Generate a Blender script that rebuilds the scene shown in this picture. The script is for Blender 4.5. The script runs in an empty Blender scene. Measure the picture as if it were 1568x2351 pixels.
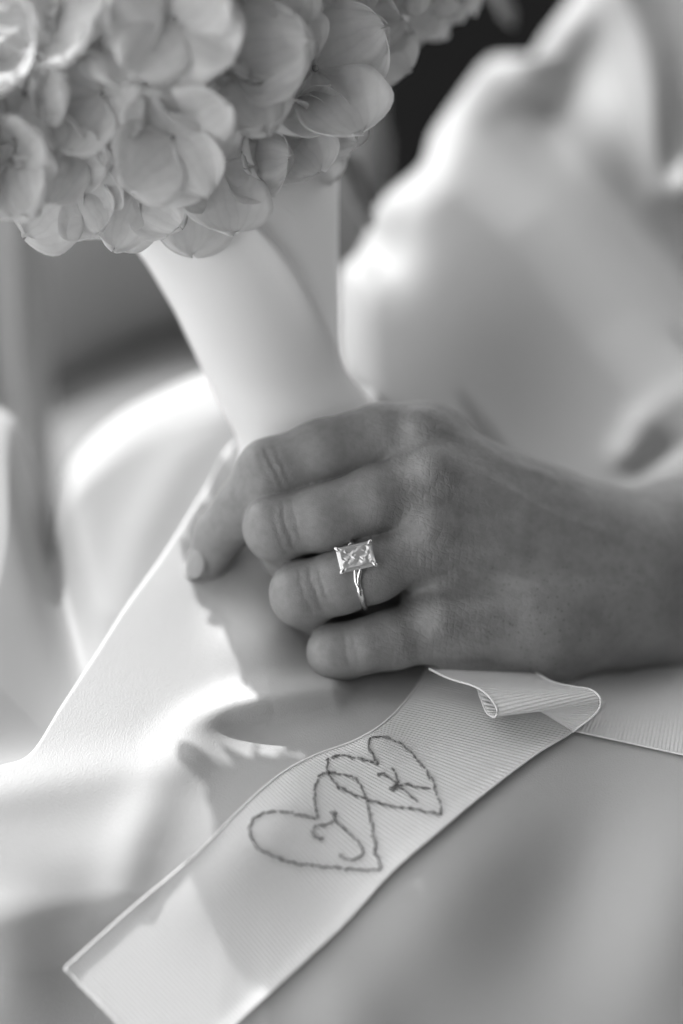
import bpy, bmesh, math, random
import numpy as np
from mathutils import Vector, Matrix, Quaternion, noise

random.seed(7)
rng = np.random.default_rng(7)
scene = bpy.context.scene
col = scene.collection

# ------------------------------------------------------------------ camera
PITCH = math.radians(35.0)
LENS, SENSOR_W = 85.0, 24.0
FRAME_W = 190.0                                   # mm across the frame at the focus plane
DIST = FRAME_W * LENS / SENSOR_W                  # mm from the lens to the focus plane
S = 0.001
FOCUS = np.array([0.0, 0.0, 0.62])
AX_R = np.array([1.0, 0.0, 0.0])
AX_U = np.array([0.0, math.sin(PITCH), math.cos(PITCH)])
AX_B = np.array([0.0, -math.cos(PITCH), math.sin(PITCH)])
cam_data = bpy.data.cameras.new('camera')
cam = bpy.data.objects.new('camera', cam_data)
col.objects.link(cam)
cam.location = FOCUS + AX_B * DIST * S
cam.rotation_euler = (math.radians(90) - PITCH, 0, 0)
cam_data.lens = LENS
cam_data.sensor_fit = 'HORIZONTAL'
cam_data.sensor_width = SENSOR_W
cam_data.clip_start = 0.01
cam_data.clip_end = 200
cam_data.dof.use_dof = True
cam_data.dof.focus_distance = (DIST - 4.5) * S
cam_data.dof.aperture_fstop = 2.2
cam_data.dof.aperture_blades = 0
scene.camera = cam

# ------------------------------------------------------------------ sky and sun
SUN_CAM = np.array([-0.47, 0.87, -0.02])
to_sun = SUN_CAM[0] * AX_R + SUN_CAM[1] * AX_U + SUN_CAM[2] * AX_B
to_sun /= np.linalg.norm(to_sun)
elev = math.asin(to_sun[2])
azim = math.atan2(to_sun[0], to_sun[1])
world = bpy.data.worlds.new("World")
scene.world = world
world.use_nodes = True
wn = world.node_tree
wn.nodes.clear()
w_out = wn.nodes.new('ShaderNodeOutputWorld')
w_bg = wn.nodes.new('ShaderNodeBackground')
w_sky = wn.nodes.new('ShaderNodeTexSky')
w_sky.sky_type = 'NISHITA'
w_sky.sun_disc = False
w_sky.sun_elevation = elev
w_sky.sun_rotation = azim
w_sky.dust_density = 2.0
w_bw = wn.nodes.new('ShaderNodeRGBToBW')          # black-and-white photograph
w_bg.inputs['Strength'].default_value = 0.15
wn.links.new(w_sky.outputs[0], w_bw.inputs[0])
wn.links.new(w_bw.outputs[0], w_bg.inputs['Color'])
wn.links.new(w_bg.outputs[0], w_out.inputs['Surface'])
sun_data = bpy.data.lights.new('sun', 'SUN')
sun_data.energy = 2.0
sun_data.angle = math.radians(0.6)
sun_data.color = (1, 1, 1)
sun = bpy.data.objects.new('sun', sun_data)
col.objects.link(sun)
sun.rotation_euler = Vector(to_sun).to_track_quat('Z', 'Y').to_euler()
sun.location = (0, 0, 3)
scene.view_settings.view_transform = 'Standard'
scene.view_settings.look = 'None'
scene.view_settings.exposure = 1.42
scene.view_settings.gamma = 1.0
scene.cycles.use_denoising = True
scene.cycles.max_bounces = 14
scene.cycles.transmission_bounces = 14
scene.cycles.diffuse_bounces = 6

# ------------------------------------------------------------------ helpers
PXMM = FRAME_W / 1568.0


def cmm(px, py, d):
    """reading of the photograph (1568 wide) + mm behind the focus plane -> camera-axes mm"""
    px = np.asarray(px, float); py = np.asarray(py, float); d = np.asarray(d, float)
    s = (DIST + d) / DIST
    return np.stack([(px - 784.0) * PXMM * s, (1175.5 - py) * PXMM * s, -d + 0 * s], -1)


def cw(p):
    """camera-axes mm -> world metres"""
    p = np.asarray(p, float) * S
    return FOCUS + p[..., 0:1] * AX_R + p[..., 1:2] * AX_U + p[..., 2:3] * AX_B


def W(px, py, d):
    return cw(cmm(px, py, d))


def link(o, parent=None):
    col.objects.link(o)
    if parent is not None:
        o.parent = parent
    return o


def tag(o, label=None, cat=None, group=None, kind=None):
    if label: o['label'] = label
    if cat: o['category'] = cat
    if group: o['group'] = group
    if kind: o['kind'] = kind
    return o


def empty(name, loc):
    o = bpy.data.objects.new(name, None)
    o.location = loc
    o.empty_display_size = 0.01
    return link(o)


def wloc(o):
    v = np.zeros(3)
    while o is not None:
        v = v + np.array(o.location)
        o = o.parent
    return v


def mesh_obj(name, verts, faces, mat, parent=None, smooth=True, origin=None, uv=None, attrs=None):
    verts = np.asarray(verts, float)
    base = wloc(parent) if parent is not None else np.zeros(3)
    if origin is None:
        origin = verts.mean(0)
        if parent is None:
            origin = np.array([origin[0], origin[1], verts[:, 2].min()])
    me = bpy.data.meshes.new(name)
    me.from_pydata((verts - origin).tolist(), [], faces if isinstance(faces, list) else faces.tolist())
    me.update()
    if smooth:
        me.polygons.foreach_set('use_smooth', [True] * len(me.polygons))
    if uv is not None:
        lay = me.uv_layers.new(name='UVMap')
        idx = np.empty(len(me.loops), dtype=np.int32)
        me.loops.foreach_get('vertex_index', idx)
        lay.data.foreach_set('uv', np.asarray(uv, np.float32)[idx].ravel())
    if attrs:
        for k, v in attrs.items():
            a = me.attributes.new(k, 'FLOAT', 'POINT')
            a.data.foreach_set('value', np.asarray(v, np.float32))
    if mat: me.materials.append(mat)
    o = bpy.data.objects.new(name, me)
    o.location = origin - base
    return link(o, parent)


def grid_faces(nu, nv, off=0):
    i = np.arange(nu - 1)[:, None]; j = np.arange(nv - 1)[None, :]
    a = off + i * nv + j
    return np.stack([a, a + nv, a + nv + 1, a + 1], -1).reshape(-1, 4)


def catmull(pts, n):
    """resample a polyline of k-dim points through a Catmull-Rom spline at n points by arc length"""
    P = np.asarray(pts, float)
    P = np.vstack([2 * P[0] - P[1], P, 2 * P[-1] - P[-2]])
    out = []
    for i in range(1, len(P) - 2):
        p0, p1, p2, p3 = P[i - 1], P[i], P[i + 1], P[i + 2]
        t = np.linspace(0, 1, 16, endpoint=False)[:, None]
        out.append(0.5 * ((2 * p1) + (-p0 + p2) * t + (2 * p0 - 5 * p1 + 4 * p2 - p3) * t ** 2
                          + (-p0 + 3 * p1 - 3 * p2 + p3) * t ** 3))
    out.append(P[-2][None])
    Q = np.vstack(out)
    L = np.concatenate([[0], np.cumsum(np.linalg.norm(np.diff(Q, axis=0), axis=1))])
    s = np.linspace(0, L[-1], n)
    return np.stack([np.interp(s, L, Q[:, k]) for k in range(Q.shape[1])], -1)


def catmull_u(pts, n):
    """same but uniform in the control-point parameter (for lofting pairs)"""
    P = np.asarray(pts, float)
    P = np.vstack([2 * P[0] - P[1], P, 2 * P[-1] - P[-2]])
    u = np.linspace(0, len(P) - 3 - 1e-9, n)
    i = u.astype(int) + 1; t = (u - u.astype(int))[:, None]
    p0, p1, p2, p3 = P[i - 1], P[i], P[i + 1], P[i + 2]
    return 0.5 * ((2 * p1) + (-p0 + p2) * t + (2 * p0 - 5 * p1 + 4 * p2 - p3) * t ** 2
                  + (-p0 + 3 * p1 - 3 * p2 + p3) * t ** 3)


def sm(x):
    x = np.clip(x, 0, 1)
    return x * x * (3 - 2 * x)


def poly_dist(px, py, pl):
    """distance and signed side (positive = right-hand/below side when walking in +x) to a polyline"""
    best = np.full(np.shape(px), 1e9); side = np.zeros(np.shape(px))
    for (x0, y0), (x1, y1) in zip(pl[:-1], pl[1:]):
        dx, dy = x1 - x0, y1 - y0
        t = np.clip(((px - x0) * dx + (py - y0) * dy) / (dx * dx + dy * dy), 0, 1)
        ex, ey = px - x0 - t * dx, py - y0 - t * dy
        dd = np.hypot(ex, ey)
        m = dd < best
        best = np.where(m, dd, best)
        side = np.where(m, np.sign(dx * (py - y0) - dy * (px - x0)), side)
    return best, side * best


def ridge(px, py, pl, w, h):
    """raised fold along a polyline: towards the camera by h mm, half width w"""
    b, _ = poly_dist(px, py, pl)
    return -h * np.exp(-(b / w) ** 2)


def gauss(px, py, cx, cy, sx, sy, h, ang=0.0):
    c, s_ = math.cos(ang), math.sin(ang)
    X = (px - cx) * c + (py - cy) * s_; Y = -(px - cx) * s_ + (py - cy) * c
    return h * np.exp(-(X / sx) ** 2 - (Y / sy) ** 2)


def tube(path, rad, n=8, closed=False, caps=True):
    """tube mesh along a world-space path"""
    P = np.asarray(path, float); m = len(P)
    rad = np.broadcast_to(np.asarray(rad, float), (m,))
    T = np.gradient(P, axis=0) if not closed else (np.roll(P, -1, 0) - np.roll(P, 1, 0))
    T /= np.linalg.norm(T, axis=1)[:, None] + 1e-12
    up = np.array([0.13, 0.31, 0.94])
    N = np.cross(T, up); bad = np.linalg.norm(N, axis=1) < 1e-3
    N[bad] = np.cross(T[bad], [1, 0, 0])
    N /= np.linalg.norm(N, axis=1)[:, None]
    B = np.cross(T, N)
    a = np.linspace(0, 2 * np.pi, n, endpoint=False)
    V = (P[:, None, :] + rad[:, None, None] * (np.cos(a)[None, :, None] * N[:, None, :]
                                               + np.sin(a)[None, :, None] * B[:, None, :])).reshape(-1, 3)
    F = []
    mm = m if closed else m - 1
    for i in range(mm):
        for j in range(n):
            i2 = (i + 1) % m; j2 = (j + 1) % n
            F.append([i * n + j, i * n + j2, i2 * n + j2, i2 * n + j])
    if caps and not closed:
        F.append(list(range(n))[::-1]); F.append([(m - 1) * n + j for j in range(n)])
    return V, F


def join(parts):
    V = []; F = []; o = 0
    for v, f in parts:
        V.append(np.asarray(v, float)); F += [[i + o for i in q] for q in f]; o += len(v)
    return np.vstack(V), F


# ------------------------------------------------------------------ materials (all greys: a black-and-white photograph)
def new_mat(name):
    m = bpy.data.materials.new(name); m.use_nodes = True
    nt = m.node_tree
    return m, nt, nt.nodes['Principled BSDF'], nt.nodes['Material Output']


def nd(nt, t, **kw):
    n = nt.nodes.new(t)
    for k, v in kw.items():
        if k.startswith('in_'):
            key = k[3:]
            key = int(key) if key.isdigit() else key.replace('_', ' ')
            n.inputs[key].default_value = v
        else:
            setattr(n, k, v)
    return n


def grey(v): return (v, v, v, 1)


def mapping(nt, scale, coord='Object', rot=(0, 0, 0)):
    tc = nd(nt, 'ShaderNodeTexCoord'); mp = nd(nt, 'ShaderNodeMapping')
    mp.inputs['Scale'].default_value = scale; mp.inputs['Rotation'].default_value = rot
    nt.links.new(tc.outputs[coord], mp.inputs['Vector'])
    return mp.outputs['Vector']


def ramp(nt, src, p0, c0, p1, c1):
    r = nd(nt, 'ShaderNodeValToRGB')
    r.color_ramp.elements[0].position = p0; r.color_ramp.elements[0].color = grey(c0)
    r.color_ramp.elements[1].position = p1; r.color_ramp.elements[1].color = grey(c1)
    nt.links.new(src, r.inputs[0])
    return r.outputs[0]


def bump(nt, h, strength, dist, prev=None):
    b = nd(nt, 'ShaderNodeBump'); b.inputs['Strength'].default_value = strength
    b.inputs['Distance'].default_value = dist
    nt.links.new(h, b.inputs['Height'])
    if prev is not None: nt.links.new(prev, b.inputs['Normal'])
    return b.outputs[0]


def mat_satin(name, alb=0.78, rough=0.5, grain=1.0, trans=0.0, sheen=0.3):
    m, nt, bs, out = new_mat(name)
    v = mapping(nt, (1, 1, 1))
    n1 = nd(nt, 'ShaderNodeTexNoise', in_Scale=2100.0, in_Detail=2.0); nt.links.new(v, n1.inputs['Vector'])
    v2 = mapping(nt, (1, 0.35, 0.35))
    n2 = nd(nt, 'ShaderNodeTexNoise', in_Scale=4200.0, in_Detail=1.0); nt.links.new(v2, n2.inputs['Vector'])
    n3 = nd(nt, 'ShaderNodeTexNoise', in_Scale=9.0, in_Detail=3.0); nt.links.new(v, n3.inputs['Vector'])
    nt.links.new(ramp(nt, n3.outputs['Fac'], 0.3, alb * 0.96, 0.7, alb), bs.inputs['Base Color'])
    b = bump(nt, n1.outputs['Fac'], 0.5 * grain, 0.0002)
    b = bump(nt, n2.outputs['Fac'], 0.4 * grain, 0.00015, b)
    nt.links.new(b, bs.inputs['Normal'])
    bs.inputs['Roughness'].default_value = rough
    bs.inputs['Specular IOR Level'].default_value = 0.35
    bs.inputs['Sheen Weight'].default_value = sheen
    bs.inputs['Sheen Roughness'].default_value = 0.4
    if trans > 0:
        tr = nd(nt, 'ShaderNodeBsdfTranslucent'); tr.inputs['Color'].default_value = grey(alb)
        mx = nd(nt, 'ShaderNodeMixShader'); mx.inputs[0].default_value = trans
        nt.links.new(bs.outputs[0], mx.inputs[1]); nt.links.new(tr.outputs[0], mx.inputs[2])
        nt.links.new(mx.outputs[0], out.inputs[0])
    return m


def mat_ribbon(name, alb=0.72):
    m, nt, bs, out = new_mat(name)
    uvn = nd(nt, 'ShaderNodeUVMap'); uvn.uv_map = 'UVMap'
    wv = nd(nt, 'ShaderNodeTexWave', wave_type='BANDS', bands_direction='Y')
    wv.inputs['Scale'].default_value = 0.314 / 1.08     # UV is in mm along the ribbon
    wv.inputs['Distortion'].default_value = 0.35
    wv.inputs['Detail'].default_value = 1.0
    wv.inputs['Detail Scale'].default_value = 0.6
    nt.links.new(uvn.outputs[0], wv.inputs['Vector'])
    no = nd(nt, 'ShaderNodeTexNoise', in_Scale=1.6, in_Detail=2.0); nt.links.new(uvn.outputs[0], no.inputs['Vector'])
    nt.links.new(ramp(nt, no.outputs['Fac'], 0.25, alb * 0.93, 0.75, alb), bs.inputs['Base Color'])
    b = bump(nt, wv.outputs['Fac'], 0.8, 0.0004)
    b = bump(nt, no.outputs['Fac'], 0.25, 0.0003, b)
    nt.links.new(b, bs.inputs['Normal'])
    bs.inputs['Roughness'].default_value = 0.42
    bs.inputs['Specular IOR Level'].default_value = 0.4
    bs.inputs['Sheen Weight'].default_value = 0.2
    tr = nd(nt, 'ShaderNodeBsdfTranslucent'); tr.inputs['Color'].default_value = grey(alb)
    mx = nd(nt, 'ShaderNodeMixShader'); mx.inputs[0].default_value = 0.04
    nt.links.new(bs.outputs[0], mx.inputs[1]); nt.links.new(tr.outputs[0], mx.inputs[2])
    nt.links.new(mx.outputs[0], out.inputs[0])
    return m


def mat_skin():
    m, nt, bs, out = new_mat('skin')
    v = mapping(nt, (1, 1, 1))
    # colour: soft mottling and small freckle-dark pores
    n1 = nd(nt, 'ShaderNodeTexNoise', in_Scale=95.0, in_Detail=4.0); nt.links.new(v, n1.inputs['Vector'])
    n2 = nd(nt, 'ShaderNodeTexNoise', in_Scale=420.0, in_Detail=3.0); nt.links.new(v, n2.inputs['Vector'])
    c1 = ramp(nt, n1.outputs['Fac'], 0.3, 0.215, 0.7, 0.265)
    c2 = ramp(nt, n2.outputs['Fac'], 0.28, 0.86, 0.62, 1.0)
    mx = nd(nt, 'ShaderNodeMix', data_type='RGBA', blend_type='MULTIPLY'); mx.inputs[0].default_value = 1.0
    nt.links.new(c1, mx.inputs[6]); nt.links.new(c2, mx.inputs[7])
    vp = nd(nt, 'ShaderNodeTexVoronoi', in_Scale=520.0); nt.links.new(v, vp.inputs['Vector'])
    pore = ramp(nt, vp.outputs['Distance'], 0.10, 0.72, 0.26, 1.0)
    at_p = nd(nt, 'ShaderNodeAttribute', attribute_name='pores')
    mp_ = nd(nt, 'ShaderNodeMix', data_type='RGBA', blend_type='MULTIPLY')
    nt.links.new(at_p.outputs['Fac'], mp_.inputs[0])
    nt.links.new(mx.outputs[2], mp_.inputs[6]); nt.links.new(pore, mp_.inputs[7])
    nt.links.new(mp_.outputs[2], bs.inputs['Base Color'])
    # relief: crossing skin lines, stronger over the knuckles
    wob = nd(nt, 'ShaderNodeTexNoise', in_Scale=160.0, in_Detail=2.0); nt.links.new(v, wob.inputs['Vector'])
    add = nd(nt, 'ShaderNodeMix', data_type='RGBA', blend_type='LINEAR_LIGHT'); add.inputs[0].default_value = 0.0035
    nt.links.new(v, add.inputs[6]); nt.links.new(wob.outputs['Color'], add.inputs[7])
    st = nd(nt, 'ShaderNodeMapping'); st.inputs['Rotation'].default_value = (0, math.radians(20), math.radians(15))
    st.inputs['Scale'].default_value = (1.5, 0.75, 0.75); nt.links.new(add.outputs[2], st.inputs['Vector'])
    vo = nd(nt, 'ShaderNodeTexVoronoi', feature='DISTANCE_TO_EDGE', in_Scale=780.0)
    nt.links.new(st.outputs[0], vo.inputs['Vector'])
    line = ramp(nt, vo.outputs['Distance'], 0.0, 0.0, 0.16, 1.0)
    vo2 = nd(nt, 'ShaderNodeTexVoronoi', feature='DISTANCE_TO_EDGE', in_Scale=1500.0)
    nt.links.new(add.outputs[2], vo2.inputs['Vector'])
    line2 = ramp(nt, vo2.outputs['Distance'], 0.0, 0.0, 0.2, 1.0)
    def lines(rot, period, dist):
        mpx = nd(nt, 'ShaderNodeMapping'); mpx.inputs['Rotation'].default_value = rot
        nt.links.new(v, mpx.inputs['Vector'])
        wvx = nd(nt, 'ShaderNodeTexWave', wave_type='BANDS', bands_direction='X')
        wvx.inputs['Scale'].default_value = 0.314 / period; wvx.inputs['Distortion'].default_value = dist
        wvx.inputs['Detail'].default_value = 2.5; wvx.inputs['Detail Scale'].default_value = 0.9
        nt.links.new(mpx.outputs[0], wvx.inputs['Vector'])
        return ramp(nt, wvx.outputs['Fac'], 0.0, 0.0, 0.4, 1.0)
    l1 = lines((0, 0, math.radians(8)), 0.0019, 9.0)
    l2 = lines((math.radians(30), math.radians(70), math.radians(0)), 0.0017, 9.0)
    mn = nd(nt, 'ShaderNodeMath', operation='MULTIPLY'); nt.links.new(l1, mn.inputs[0]); nt.links.new(l2, mn.inputs[1])
    at_w = nd(nt, 'ShaderNodeAttribute', attribute_name='wrinkle')
    mu = nd(nt, 'ShaderNodeMath', operation='MULTIPLY'); nt.links.new(line, mu.inputs[0]); nt.links.new(at_w.outputs['Fac'], mu.inputs[1])
    mw = nd(nt, 'ShaderNodeMath', operation='MULTIPLY'); nt.links.new(mn.outputs[0], mw.inputs[0]); nt.links.new(at_w.outputs['Fac'], mw.inputs[1])
    b = bump(nt, mu.outputs[0], 0.22, 0.0003)
    b = bump(nt, mw.outputs[0], 0.34, 0.0003, b)
    b = bump(nt, line2, 0.16, 0.0003, b)
    b = bump(nt, n2.outputs['Fac'], 0.12, 0.0006, b)
    nt.links.new(b, bs.inputs['Normal'])
    bs.inputs['Roughness'].default_value = 0.46
    bs.inputs['Specular IOR Level'].default_value = 0.42
    bs.inputs['Subsurface Weight'].default_value = 0.12
    bs.inputs['Subsurface Radius'].default_value = (1, 1, 1)
    bs.inputs['Subsurface Scale'].default_value = 0.0016
    return m


def mat_petal(name, alb=0.72, trans=0.35):
    m, nt, bs, out = new_mat(name)
    uvn = nd(nt, 'ShaderNodeUVMap'); uvn.uv_map = 'UVMap'
    # radiating veins: waves in the angle from the petal's base, wobbling
    no = nd(nt, 'ShaderNodeTexNoise', in_Scale=5.0, in_Detail=4.0); nt.links.new(uvn.outputs[0], no.inputs['Vector'])
    wv = nd(nt, 'ShaderNodeTexWave', wave_type='BANDS', bands_direction='X')
    wv.inputs['Scale'].default_value = 3.2; wv.inputs['Distortion'].default_value = 3.0
    wv.inputs['Detail'].default_value = 3.0; wv.inputs['Detail Scale'].default_value = 2.0
    nt.links.new(uvn.outputs[0], wv.inputs['Vector'])
    vein = ramp(nt, wv.outputs['Fac'], 0.0, 0.96, 0.35, 1.0)
    base = ramp(nt, no.outputs['Fac'], 0.25, alb * 0.9, 0.75, alb)
    mx = nd(nt, 'ShaderNodeMix', data_type='RGBA', blend_type='MULTIPLY'); mx.inputs[0].default_value = 1.0
    nt.links.new(base, mx.inputs[6]); nt.links.new(vein, mx.inputs[7])
    nt.links.new(mx.outputs[2], bs.inputs['Base Color'])
    b = bump(nt, wv.outputs['Fac'], 0.15, 0.0003)
    nt.links.new(b, bs.inputs['Normal'])
    bs.inputs['Roughness'].default_value = 0.55
    bs.inputs['Specular IOR Level'].default_value = 0.25
    tr = nd(nt, 'ShaderNodeBsdfTranslucent'); nt.links.new(mx.outputs[2], tr.inputs['Color'])
    ms = nd(nt, 'ShaderNodeMixShader'); ms.inputs[0].default_value = trans
    nt.links.new(bs.outputs[0], ms.inputs[1]); nt.links.new(tr.outputs[0], ms.inputs[2])
    nt.links.new(ms.outputs[0], out.inputs[0])
    return m


def mat_plain(name, alb, rough=0.6, noise_scale=40.0, var=0.12, bump_s=0.2, metal=0.0, spec=0.4):
    m, nt, bs, out = new_mat(name)
    v = mapping(nt, (1, 1, 1))
    n = nd(nt, 'ShaderNodeTexNoise', in_Scale=noise_scale, in_Detail=4.0); nt.links.new(v, n.inputs['Vector'])
    nt.links.new(ramp(nt, n.outputs['Fac'], 0.3, alb * (1 - var), 0.7, alb), bs.inputs['Base Color'])
    if bump_s:
        nt.links.new(bump(nt, n.outputs['Fac'], bump_s, 0.05 / noise_scale), bs.inputs['Normal'])
    bs.inputs['Roughness'].default_value = rough
    bs.inputs['Metallic'].default_value = metal
    bs.inputs['Specular IOR Level'].default_value = spec
    return m


def mat_diamond():
    m, nt, bs, out = new_mat('diamond')
    nt.nodes.remove(bs)
    gl = nd(nt, 'ShaderNodeBsdfGlass'); gl.inputs['IOR'].default_value = 2.4; gl.inputs['Roughness'].default_value = 0.0
    gs = nd(nt, 'ShaderNodeBsdfGlossy'); gs.inputs['Roughness'].default_value = 0.02
    mx = nd(nt, 'ShaderNodeMixShader'); mx.inputs[0].default_value = 0.55
    nt.links.new(gl.outputs[0], mx.inputs[1]); nt.links.new(gs.outputs[0], mx.inputs[2])
    # the returned light of the many inner facets, averaged
    df = nd(nt, 'ShaderNodeBsdfDiffuse'); df.inputs['Color'].default_value = grey(0.85)
    m2 = nd(nt, 'ShaderNodeMixShader'); m2.inputs[0].default_value = 0.30
    nt.links.new(mx.outputs[0], m2.inputs[1]); nt.links.new(df.outputs[0], m2.inputs[2])
    nt.links.new(m2.outputs[0], out.inputs[0])
    return m


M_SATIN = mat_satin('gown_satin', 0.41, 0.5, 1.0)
M_SATIN_DIMMED = mat_satin('gown_satin_dimmed', 0.32, 0.55, 0.4)  # same satin, darkened so its sunlit rims do not blow out
M_WRAP = mat_satin('handle_satin', 0.88, 0.5, 0.15, trans=0.3)
M_RIB = mat_ribbon('grosgrain', 0.77)
M_SELV = mat_plain('selvedge_thread', 0.78, 0.6, 900.0, 0.1, 0.4)
M_THREAD = mat_plain('embroidery_thread', 0.25, 0.55, 1200.0, 0.5, 0.5)
M_SKIN = mat_skin()
M_NAIL = mat_plain('nail', 0.30, 0.22, 120.0, 0.06, 0.05, spec=0.5)
M_PETAL = mat_petal('petal', 0.94, 0.62)
M_BUD = mat_plain('floret_bud', 0.45, 0.6, 600.0, 0.4, 0.4)
M_METAL = mat_plain('white_gold', 0.86, 0.10, 300.0, 0.03, 0.0, metal=1.0)
M_DIAMOND = mat_diamond()
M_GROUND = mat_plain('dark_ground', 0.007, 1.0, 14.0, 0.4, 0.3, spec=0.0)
M_SEAT = mat_plain('seat_fabric', 0.27, 0.8, 700.0, 0.12, 0.3, spec=0.2)
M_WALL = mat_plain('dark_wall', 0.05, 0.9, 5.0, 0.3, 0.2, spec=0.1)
M_FILL_WALL = mat_plain('fill_wall_white', 0.80, 0.8, 8.0, 0.08, 0.2, spec=0.2)
M_BOUNCE = mat_plain('bounce_slab_pale', 0.72, 0.8, 6.0, 0.15, 0.2, spec=0.2)
M_LEAF = mat_plain('leaf', 0.26, 0.6, 60.0, 0.3, 0.2)


# ------------------------------------------------------------------ setting: the ground
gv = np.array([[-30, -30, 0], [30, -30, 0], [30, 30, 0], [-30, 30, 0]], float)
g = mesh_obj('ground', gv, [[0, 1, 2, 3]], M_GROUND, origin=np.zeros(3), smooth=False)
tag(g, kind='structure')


def wall(name, x0, x1, y0, y1, h):
    v = np.array([[x, y, z] for z in (0.0, h) for (x, y) in ((x0, y0), (x1, y0), (x1, y1), (x0, y1))])
    f = [[0, 3, 2, 1], [4, 5, 6, 7], [0, 1, 5, 4], [1, 2, 6, 5], [2, 3, 7, 6], [3, 0, 4, 7]]
    return tag(mesh_obj(name, v, f, M_WALL, smooth=False), kind='structure')


bounce_slab_v = np.array([[x, y, z] for z in (0.001, 0.05) for (x, y) in ((-8, -6), (-0.24, -6), (-0.24, 0.9), (-8, 0.9))])  # pale slab outside the frame, added to bounce sunlight up from the left
tag(mesh_obj('bounce_slab', bounce_slab_v, [[0, 3, 2, 1], [4, 5, 6, 7], [0, 1, 5, 4], [1, 2, 6, 5], [2, 3, 7, 6], [3, 0, 4, 7]], M_BOUNCE, smooth=False), kind='structure')
# unseen dark walls and top slab, added to block skylight from right and behind
wall('sky_blocker_wall', -0.42, 1.35, -1.5, -1.35, 2.6)
wall('sky_blocker_wall', 0.36, 0.5, -1.349, -0.06, 2.6)
hw = wall('fill_wall', -4.0, -0.43, -2.05, -1.9, 3.0)  # unseen white wall, added to throw sunlit fill from camera left
hw.data.materials.clear(); hw.data.materials.append(M_FILL_WALL)
blocker_top = wall('sky_blocker_top', 0.04, 1.5, -1.6, 0.5, 2.75)
for vtx in blocker_top.data.vertices:
    if vtx.co.z < 0.1: vtx.co.z = 2.62


# ------------------------------------------------------------------ depth of the lap, in mm behind the focus plane
_ty = np.arange(-1000.0, 4000.0, 5.0)
_tk = 0.68 - 0.44 * sm((_ty - 1790) / 250)
_td = -np.concatenate([[0], np.cumsum((_tk[1:] + _tk[:-1]) / 2 * 5.0)]) * PXMM
_td -= np.interp(1650, _ty, _td)


def base_lap(y):
    return np.interp(y, _ty, _td)          # steep towards the knee, flatter nearer the camera


def d_lap(x, y):
    d = base_lap(y)
    # hollow under the fist, kept clear of the fingertip
    d = d + gauss(x, y, 1050, 1385, 270, 170, 34)
    d = d + gauss(x, y, 1520, 1400, 270, 200, 48)
    d = d + gauss(x, y, 420, 1330, 120, 110, -1.0) + gauss(x, y, 630, 1450, 110, 95, -9)
    # fold that catches the light above its own shadow
    d = d + ridge(x, y, [(300, 1705), (430, 1655), (520, 1620), (620, 1596), (760, 1580)], 40, 8.5) * sm((x - 310) / 420)
    d = d + gauss(x, y, 600, 1690, 150, 45, 2.5, 0.1)
    # crest running down the lap, and softer ones beside it
    d = d + ridge(x, y, [(470, 1700), (370, 1800), (310, 1930), (285, 2040)], 60, 1.6)
    d = d + ridge(x, y, [(-100, 1840), (120, 1790), (330, 1760), (430, 1720)], 55, 1.3)
    d = d + gauss(x, y, 170, 1900, 140, 70, 1.0)
    d = d + gauss(x, y, 440, 1930, 90, 120, 1.0, 0.6)
    # the lap turns over and drops in the lower left corner
    drop = sm((y - 2035 - 0.05 * np.abs(x - 300)) / 190) * sm((620 - x) / 260)
    d = d + drop * (y - 2010) * PXMM * 0.5
    d = d + gauss(x, y, 20, 2230, 130, 160, -9)
    # slow swells on the shaded right side
    d = d + gauss(x, y, 1010, 2080, 150, 230, -5.0, 0.7)
    d = d + gauss(x, y, 1330, 2000, 150, 300, 6.0, 0.45)
    d = d + gauss(x, y, 1560, 2100, 170, 300, -6.0, 0.3)
    d = d + gauss(x, y, 800, 2330, 130, 110, -3.5, 0.5)
    return d


def sheet(name, edge, far, dfn, nu, nv, roll, wrap, mat, parent, wrap_n=8, vpow=1.0):
    """one piece of cloth: a surface between an outline and a far line whose outline edge turns over and away"""
    E = catmull(edge, nu); Fp = catmull_u(far, nu) if len(far) > 2 else np.linspace(far[0], far[1], nu)
    v = np.linspace(0, 1, nv) ** vpow
    PX = E[:, None, 0] * (1 - v) + Fp[:, None, 0] * v
    PY = E[:, None, 1] * (1 - v) + Fp[:, None, 1] * v
    D = dfn(PX, PY)
    dist = np.hypot(PX - E[:, None, 0], PY - E[:, None, 1]) * PXMM
    t = np.clip(1 - dist / roll, 0, 1)
    D = D + roll * (1 - np.sqrt(np.clip(1 - t * t, 0, 1)))
    front = cmm(PX, PY, D)
    # the hem: continue round behind
    nrm = np.stack([Fp[:, 0] - E[:, 0], Fp[:, 1] - E[:, 1]], -1)
    nrm /= np.linalg.norm(nrm, axis=1)[:, None]
    rows = []
    for k in range(wrap_n, 0, -1):
        a = k / wrap_n
        X = E[:, 0] + nrm[:, 0] * wrap * a * a * 0.6 / PXMM
        Y = E[:, 1] + nrm[:, 1] * wrap * a * a * 0.6 / PXMM
        rows.append(cmm(X, Y, D[:, 0] + wrap * a))
    V = np.concatenate([np.stack(rows, 1), front], 1)
    n2 = V.shape[1]
    return mesh_obj(name, cw(V.reshape(-1, 3)), grid_faces(nu, n2), mat, parent)


gown = empty('wedding_gown', W(700, 2300, 40)[0:3])
tag(gown, 'white satin wedding gown gathered over the lap and spread behind the hand', 'gown')

# near lap
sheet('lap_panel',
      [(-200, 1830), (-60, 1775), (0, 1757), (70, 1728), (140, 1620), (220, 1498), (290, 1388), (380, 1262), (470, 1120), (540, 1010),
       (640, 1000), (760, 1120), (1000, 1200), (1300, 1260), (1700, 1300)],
      [(-300, 2560), (1900, 2560)], d_lap, 420, 330, 1.5, 22, M_SATIN, gown)


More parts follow.
